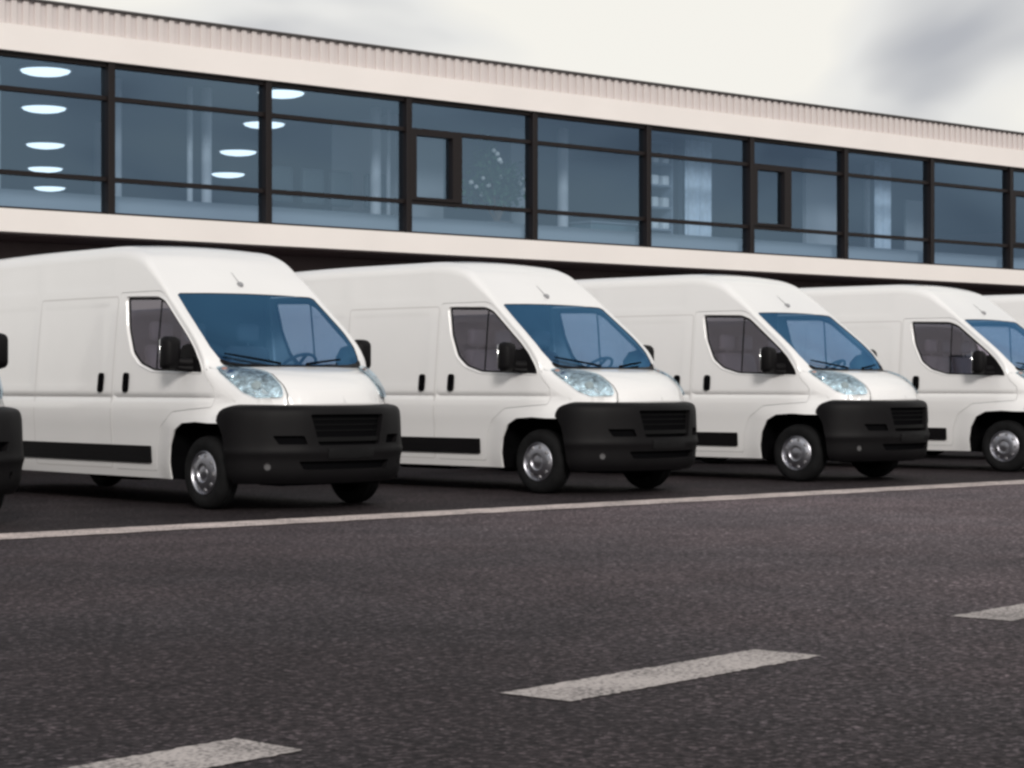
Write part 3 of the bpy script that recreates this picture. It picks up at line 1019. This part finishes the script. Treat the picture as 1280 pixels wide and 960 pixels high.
def ground():
    bm = bmesh.new()
    vs = [bm.verts.new(p) for p in ((-900, -900, 0), (900, -900, 0), (900, 900, 0), (-900, 900, 0))]
    bm.faces.new(vs)
    tag(obj('asphalt_ground', bm, ground_material()), 'dark grey brown asphalt of the car park and road', None, None, 'structure')
    bm = bmesh.new()  # sheet over the asphalt, soft shade around the vans painted as darker colour
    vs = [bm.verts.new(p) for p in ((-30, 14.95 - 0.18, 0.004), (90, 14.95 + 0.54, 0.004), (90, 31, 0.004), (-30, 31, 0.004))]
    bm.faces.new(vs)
    tag(obj('parking_shade', bm, ground_material('shaded_asphalt', 0.55)), 'asphalt strip under the parked vans, their soft shade painted in as a darker tone', None, None, 'structure')
    pm = paint_material('road_paint', (0.66, 0.56, 0.53))
    bm = bmesh.new()
    y0, y1 = 14.93, 15.50
    n = 500
    rng = random.Random(2)
    a = []; b = []
    for i in range(n + 1):
        x = -6 + 66 * i / n
        a.append(bm.verts.new((x, y0 + 0.006 * x + rng.uniform(-.018, .018), 0.008)))
        b.append(bm.verts.new((x, y1 + 0.006 * x + rng.uniform(-.018, .018), 0.008)))
    for i in range(n): bm.faces.new((a[i], a[i + 1], b[i + 1], b[i]))
    tag(obj('road_line', bm, pm), 'long solid pale line painted in front of the vans', None, None, 'structure')
    dm = paint_material('dash_paint', (0.48, 0.43, 0.41))
    ang = math.atan2(0.139, 1)
    d = Vector((math.cos(ang), math.sin(ang), 0)); nn = Vector((-d.y, d.x, 0))
    labels = ["pale painted lane dash at the bottom left corner of the picture", "pale painted lane dash seen whole in the middle of the asphalt", "pale painted lane dash running out of the right edge"]
    o0 = Vector((5.525, 6.07, 0.004))
    for k, o_, L_ in ((-1, -3.27, 1.90), (0, 0.03, 1.80), (1, 3.66, 1.90)):
        s0 = o0 + d * o_
        bm = bmesh.new()
        hw = 0.175
        pts = []
        for i in range(61): pts.append(s0 + d * (L_ * i / 60 + rng.uniform(-.008, .008)) - nn * (hw + rng.uniform(-.010, .010)))
        for i in range(60, -1, -1): pts.append(s0 + d * (L_ * i / 60 + rng.uniform(-.008, .008)) + nn * (hw + rng.uniform(-.010, .010)))
        v = [bm.verts.new(p) for p in pts]
        for i in range(60): bm.faces.new((v[i], v[i + 1], v[120 - i], v[121 - i]))
        tag(obj('lane_dash', bm, dm), labels[k + 1], None, 'lane dashes on the asphalt', 'structure')


# ------------------------------------------------------------------ building
BX0, BAY, BN0, BN1 = 17.49, 3.0, -2, 14
D = 29.0


def building():
    X0, X1 = BX0 + BAY * BN0, BX0 + BAY * BN1
    b = empty('office_building', ((X0 + X1) / 2, D, 0), 'long white office building with a ribbon of dark framed windows behind the vans', 'building')
    ox, oy = (X0 + X1) / 2, D
    stone = principled('facade_white', (0.86, 0.805, 0.77), rough=0.65, var=(0.6, 0.03), bump=(30, 0.08, 0.003))
    rib = principled('ribbed_cladding', (0.66, 0.60, 0.58), rough=0.6, var=(1.0, 0.04))
    ribback = principled('cladding_back', (0.62, 0.565, 0.55), rough=0.7)
    frame = principled('window_frame', (0.013, 0.0095, 0.0095), rough=0.5, spec=0.25)
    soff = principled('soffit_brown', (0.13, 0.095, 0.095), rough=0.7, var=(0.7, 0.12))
    cap = principled('parapet_cap', (0.09, 0.085, 0.085), rough=0.5)
    inner = principled('office_wall', (0.20, 0.25, 0.31), rough=0.8, var=(0.15, 0.2))
    ceil = principled('office_ceiling', (0.20, 0.235, 0.28), rough=0.8)
    sillm = principled('office_sill', (0.34, 0.38, 0.43), rough=0.7)
    panelm = principled('partition_grey', (0.36, 0.39, 0.43), rough=0.8, var=(0.8, 0.08))
    colm = principled('column_white', (0.50, 0.53, 0.58), rough=0.6)
    glass = pane_glass('office_glass', (0.74, 0.82, 0.88), (0.44, 0.66, 0.92), 0.195, 0.55)

    def P(name, mat, fill, parent=b, smooth=None):
        bm = bmesh.new()
        fill(bm)
        bmesh.ops.translate(bm, verts=bm.verts[:], vec=(-ox, -oy, 0))
        return obj(name, bm, mat, parent, smooth)
    # upper storey shell
    P('fascia', stone, lambda bm: (box(bm, X0, X1, D - 0.12, D + 0.3, 6.26, 6.66),))
    P('sill_band', stone, lambda bm: (box(bm, X0, X1, D - 0.12, D + 0.3, 3.52, 3.87),))
    P('parapet', ribback, lambda bm: box(bm, X0, X1, D - 0.035, D + 0.3, 6.66, 7.06))
    P('parapet_cap', cap, lambda bm: box(bm, X0 - 0.05, X1 + 0.05, D - 0.13, D + 0.4, 7.06, 7.085))
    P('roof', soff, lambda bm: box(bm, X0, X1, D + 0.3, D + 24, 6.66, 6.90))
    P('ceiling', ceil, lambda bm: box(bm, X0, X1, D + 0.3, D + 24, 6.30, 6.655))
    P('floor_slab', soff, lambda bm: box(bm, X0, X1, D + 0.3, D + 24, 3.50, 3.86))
    P('back_wall', inner, lambda bm: box(bm, X0, X1, D + 23.7, D + 24, 3.86, 6.30))
    P('end_wall', stone, lambda bm: box(bm, X0 - 0.25, X0 - 0.002, D - 0.1, D + 24, 0, 7.05))
    P('end_wall', stone, lambda bm: box(bm, X1 + 0.002, X1 + 0.25, D - 0.1, D + 24, 0, 7.05))
    P('inner_sill', sillm, lambda bm: box(bm, X0, X1, D + 0.45, D + 0.75, 3.86, 4.22))
    # ground floor set back under the overhang
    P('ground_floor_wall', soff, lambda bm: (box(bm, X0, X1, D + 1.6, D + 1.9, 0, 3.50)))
    for k in range(BN0, BN1):
        x = BX0 + BAY * k
        if k % 2 == 0:
            g = P('ground_floor_window', frame, lambda bm: box(bm, x + 0.3, x + BAY - 0.3, D + 1.55, D + 1.598, 0.9, 2.9))
            P('pane', glass, lambda bm: box(bm, x + 0.36, x + BAY - 0.36, D + 1.535, D + 1.548, 0.96, 2.84), g)
    # ribs of the cladding, each a panel of its own
    bm = bmesh.new()
    rbox(bm, -0.050, 0.050, -0.042, 0.0, 0, 0.395, 0.010, 1)
    me = bpy.data.meshes.new('cladding_panel'); bm.to_mesh(me); bm.free(); me.materials.append(rib)
    n = int((X1 - X0) / 0.2)
    for i in range(n):
        o = link('cladding_panel', me, None, b)
        o.location = (X0 + 0.1 + 0.2 * i - ox, D - 0.035 - oy, 6.662)
    # windows
    P('head_rail', frame, lambda bm: box(bm, X0, X1, D - 0.02, D + 0.14, 6.185, 6.258))
    P('bottom_rail', frame, lambda bm: box(bm, X0, X1, D - 0.02, D + 0.14, 3.872, 3.91))
    bm = bmesh.new()
    rbox(bm, -0.06, 0.06, -0.07, 0.16, 3.874, 6.256, 0.006, 1)
    mme = bpy.data.meshes.new('mullion'); bm.to_mesh(mme); bm.free(); mme.materials.append(frame)
    for k in range(BN0, BN1 + 1):
        o = link('mullion', mme, None, b)
        o.location = (BX0 + BAY * k - ox, 0, 0)
    T1, T2 = 4.43, 5.70
    for k in range(BN0, BN1):
        xa = BX0 + BAY * k + 0.06; xb = xa + BAY - 0.12
        sash = (k % 3 == 2 and k > 0)

        def fr(bm):
            box(bm, xa, xb, D - 0.01, D + 0.10, T1 - 0.035, T1 + 0.035)
            box(bm, xa, xb, D - 0.01, D + 0.10, T2 - 0.035, T2 + 0.035)
        wdw = P('window', frame, fr)
        panes = [(xa, xb, 3.91, T1 - 0.035), (xa, xb, T2 + 0.035, 6.185)]
        if sash:
            xm = xa + 1.17
            def sf(bm):
                box(bm, xa, xa + 0.12, D - 0.05, D + 0.09, T1 + 0.035, T2 - 0.035)
                box(bm, xm - 0.22, xm, D - 0.05, D + 0.09, T1 + 0.035, T2 - 0.035)
                box(bm, xa + 0.12, xm - 0.22, D - 0.05, D + 0.09, T2 - 0.09, T2 - 0.035)
                box(bm, xa + 0.12, xm - 0.22, D - 0.05, D + 0.09, T1 + 0.035, T1 + 0.09)
            P('sash_frame', frame, sf, wdw)
            panes += [(xa + 0.12, xm - 0.22, T1 + 0.09, T2 - 0.09), (xm, xb, T1 + 0.035, T2 - 0.035)]
        else:
            panes += [(xa, xb, T1 + 0.035, T2 - 0.035)]
        for p in panes:
            def pf(bm, p=p):
                vs = [bm.verts.new(q) for q in ((p[0], D + 0.05, p[2]), (p[1], D + 0.05, p[2]), (p[1], D + 0.05, p[3]), (p[0], D + 0.05, p[3]))]
                bm.faces.new(vs)
            P('pane', glass, pf, wdw)
    # inside: columns and partitions
    for x, y, r in ((16.35, 30.6, 0.10), (18.59, 30.6, 0.08), (20.02, 30.6, 0.05), (20.36, 30.6, 0.09), (24.12, 30.7, 0.10), (24.42, 30.7, 0.04), (28.84, 30.7, 0.11), (34.6, 31.0, 0.09), (38.75, 31.0, 0.07), (21.6, 36, 0.2), (29, 37, 0.2)):
        def cf(bm):
            bmesh.ops.create_cone(bm, cap_ends=True, segments=20, radius1=r, radius2=r, depth=2.43, matrix=Matrix.Translation((x, y, 5.08)))
        P('column', colm, cf, smooth=40)
    P('partition', colm, lambda bm: box(bm, 25.0, 25.12, 31.2, 33.2, 3.862, 6.298))
    P('partition', inner, lambda bm: box(bm, 33.0, 33.12, 31.5, 52, 3.862, 6.298))
    P('partition', colm, lambda bm: box(bm, 36.6, 37.9, 31.0, 31.1, 3.862, 6.298))
    P('partition', panelm, lambda bm: box(bm, 24.95, 26.0, 31.0, 31.06, 3.862, 6.05))
    P('partition', panelm, lambda bm: box(bm, 28.0, 28.7, 31.3, 31.36, 3.862, 6.298))
    P('partition', panelm, lambda bm: box(bm, 40.6, 41.6, 31.3, 31.36, 3.862, 5.6))
    P('partition', inner, lambda bm: box(bm, 27.6, 29.8, 33.0, 33.12, 3.862, 6.298))
    return b


def interior_things():
    lit = principled('lamp_disc_light', (0.9, 0.95, 1.0), rough=0.5, emis=(0.80, 0.92, 1.0), emis_s=1.7)
    rimm = principled('lamp_rim', (0.5, 0.5, 0.52), rough=0.5)
    spots = [(17.12, 30.35), (19.42, 34.48), (22.41, 39.73), (24.89, 44.13), (27.42, 48.4), (21.46, 29.95), (23.78, 33.75), (26.21, 38.17), (28.81, 42.38)]
    names = ["lit round ceiling lamp nearest the glass in the leftmost window",
             "lit round ceiling lamp, second from the top in the leftmost window's column of lamps",
             "lit round ceiling lamp, middle one of five in the leftmost window",
             "lit round ceiling lamp, second from the bottom in the leftmost window's column",
             "lit round ceiling lamp, lowest and farthest of five in the leftmost window",
             "lit round ceiling lamp half hidden by the top rail of the third window",
             "lit round ceiling lamp crossed by the dark mullion between second and third window",
             "lit round ceiling lamp at the right side of the second window, brightest there",
             "small lit ceiling lamp, lowest in the right side of the second window"]
    for (x, y), nm in zip(spots, names):
        e = empty('ceiling_lamp', (x, y, 6.30), nm, 'ceiling lamp', 'round lamps on the office ceiling')
        bm = bmesh.new()
        bmesh.ops.create_cone(bm, cap_ends=True, segments=24, radius1=0.43, radius2=0.43, depth=0.05, matrix=Matrix.Translation((0, 0, -0.027)))
        obj('lamp_rim', bm, rimm, e, 40)
        bm = bmesh.new()
        bmesh.ops.create_uvsphere(bm, u_segments=24, v_segments=8, radius=0.40, matrix=Matrix.Translation((0, 0, -0.05)) @ Matrix.Diagonal((1, 1, 0.22, 1)))
        obj('diffuser', bm, lit, e, 60)
    # plant behind the fourth window
    leaf = principled('plant_leaf', (0.07, 0.15, 0.08), rough=0.5, var=(6, 0.4))
    potm = principled('pot_grey', (0.12, 0.12, 0.13), rough=0.6)
    barkm = principled('plant_stem', (0.10, 0.07, 0.05), rough=0.8)
    e = empty('potted_plant', (26.75, 30.3, 3.86), 'leafy green plant standing behind the fourth window', 'plant')
    bm = bmesh.new()
    bmesh.ops.create_cone(bm, cap_ends=True, segments=20, radius1=0.22, radius2=0.30, depth=0.45, matrix=Matrix.Translation((0, 0, 0.225)))
    obj('pot', bm, potm, e, 40)
    bm = bmesh.new(); rng = random.Random(7)
    tips = []
    for k in range(9):
        a = rng.uniform(0, 6.28); rr = rng.uniform(0.2, 0.75); h = rng.uniform(1.0, 1.75)
        tip = Vector((rr * math.cos(a), rr * 0.6 * math.sin(a), h)); tips.append(tip)
        tube(bm, [(0, 0, 0.42), tip * 0.5 + Vector((0, 0, 0.3)), tip], [0.025, 0.015, 0.006], 5)
    obj('stem', bm, barkm, e)
    bm = bmesh.new()
    for k in range(900):
        tip = rng.choice(tips); f = rng.uniform(0.55, 1.08)
        p = Vector((tip.x * f, tip.y * f, 0.45 + (tip.z - 0.35) * f)) + Vector((rng.gauss(0, .13), rng.gauss(0, .1), rng.gauss(0, .13)))
        q = Matrix.Rotation(rng.uniform(0, 6.28), 3, 'Z') @ Matrix.Rotation(rng.uniform(-1.2, 1.2), 3, 'X')
        l = rng.uniform(0.10, 0.20)
        v = [bm.verts.new(p + q @ Vector(c)) for c in ((0, 0, 0), (0.3 * l, 0.5 * l, 0.02), (0, l, -0.01), (-0.3 * l, 0.5 * l, 0.02))]
        bm.faces.new(v)
    tag(obj('foliage', bm, leaf, e), kind='stuff')
    bm = bmesh.new(); rng = random.Random(3)
    for k in range(16):
        tip = rng.choice(tips); f = rng.uniform(0.7, 1.05)
        p = Vector((tip.x * f, tip.y * f - 0.12, 0.45 + (tip.z - 0.35) * f)) + Vector((rng.gauss(0, .12), -0.05, rng.gauss(0, .12)))
        bmesh.ops.create_icosphere(bm, subdivisions=1, radius=rng.uniform(0.03, 0.055), matrix=Matrix.Translation(p))
    obj('blossom', bm, principled('blossom_white', (0.8, 0.82, 0.82), rough=0.7), e)
    # shelf with pale things in the sixth window
    shm = principled('shelf_grey', (0.22, 0.26, 0.32), rough=0.6)
    pale = principled('pale_card', (0.75, 0.8, 0.85), rough=0.6)
    e = empty('display_shelf', (31.18, 30.4, 3.86), 'tall shelf with pale boxes behind the left part of the sixth window', 'shelf')
    bm = bmesh.new()
    box(bm, -0.34, -0.30, -0.15, 0.15, 0, 2.4); box(bm, 0.30, 0.34, -0.15, 0.15, 0, 2.4)
    obj('side_panel', bm, shm, e)
    for z in (0.5, 0.95, 1.4, 1.85, 2.3):
        bm = bmesh.new(); box(bm, -0.299, 0.299, -0.15, 0.15, z, z + 0.03); obj('shelf', bm, shm, e)
    lab = ['lowest', 'second', 'third', 'top']
    for i, z in enumerate((0.53, 0.98, 1.43, 1.88)):
        for j, x in enumerate((-0.15, 0.15)):
            bm = bmesh.new()
            rbox(bm, -0.09, 0.09, -0.09, 0.09, 0, 0.2, 0.03, 2)
            o = obj('box', bm, pale, None, 40); o.location = (31.18 + x, 30.34, 3.86 + z + 0.001)
            tag(o, f"small pale box, {'left' if j == 0 else 'right'} one of the pair on the {lab[i]} shelf of the display shelf", 'box', 'pale boxes on the display shelf')
    cur = principled('blind_fabric', (0.58, 0.66, 0.76), rough=0.8, var=(7, 0.12))
    for x0, x1, lab_ in ((31.72, 32.55, 'pale vertical blind hanging right of the shelf in the sixth window'), (37.9, 38.5, 'narrow pale blind hanging in the eighth window beside a column')):
        bm = bmesh.new(); n = 24
        pts = [(x0 + (x1 - x0) * i / n, 0.035 * math.sin(i * 1.9)) for i in range(n + 1)]
        a = [bm.verts.new((x - x0, y, 0)) for x, y in pts]; c = [bm.verts.new((x - x0, y, 2.38)) for x, y in pts]
        for i in range(n): bm.faces.new((a[i], a[i + 1], c[i + 1], c[i]))
        o = obj('window_blind', bm, cur, None, 60); o.location = (x0, 30.1, 3.87)
        tag(o, lab_, 'blind', 'blinds in the office windows')
    # chairs along the third window
    chm = principled('chair_grey', (0.05, 0.07, 0.08), rough=0.6)
    chairs = []
    e = empty('office_chair', (0, 0, 3.86), '', 'chair', 'high backed chairs behind the third window')
    bm = bmesh.new(); rbox(bm, -0.24, 0.24, -0.06, 0.06, 0.62, 1.28, 0.04, 2); obj('backrest', bm, chm, e, 50)
    bm = bmesh.new(); rbox(bm, -0.25, 0.25, -0.25, 0.25, 0.44, 0.53, 0.03, 2); obj('seat', bm, chm, e, 50)
    for x in (-0.21, 0.21):
        for y in (-0.21, 0.21):
            bm = bmesh.new(); tube(bm, [(x, y, 0), (x, y, 0.46)], 0.018, 6); obj('leg', bm, chm, e)
    xs = (22.35, 23.05, 23.7, 24.5)
    labs = ['leftmost dark high backed chair behind the lower third window', 'dark high backed chair second from left behind the lower third window',
            'dark high backed chair third from left behind the lower third window', 'dark high backed chair at the right end behind the lower third window']
    for i, x in enumerate(xs):
        c = e if i == 0 else copy_tree(e)
        c.location = (x, 31.2, 3.86); c['label'] = labs[i]
    cm = principled('counter_blue', (0.10, 0.16, 0.19), rough=0.6)
    e = empty('counter', (30.0, 30.5, 3.86), 'low blue grey counter behind the bottom right of the fifth window', 'counter')
    bm = bmesh.new(); rbox(bm, -0.85, 0.40, -0.3, 0.3, 0, 0.55, 0.02, 1); obj('counter_body', bm, cm, e)
    bm = bmesh.new(); rbox(bm, -0.88, 0.43, -0.33, 0.33, 0.552, 0.59, 0.01, 1); obj('counter_top', bm, shm, e)


ground()
building()
interior_things()
place_vans()
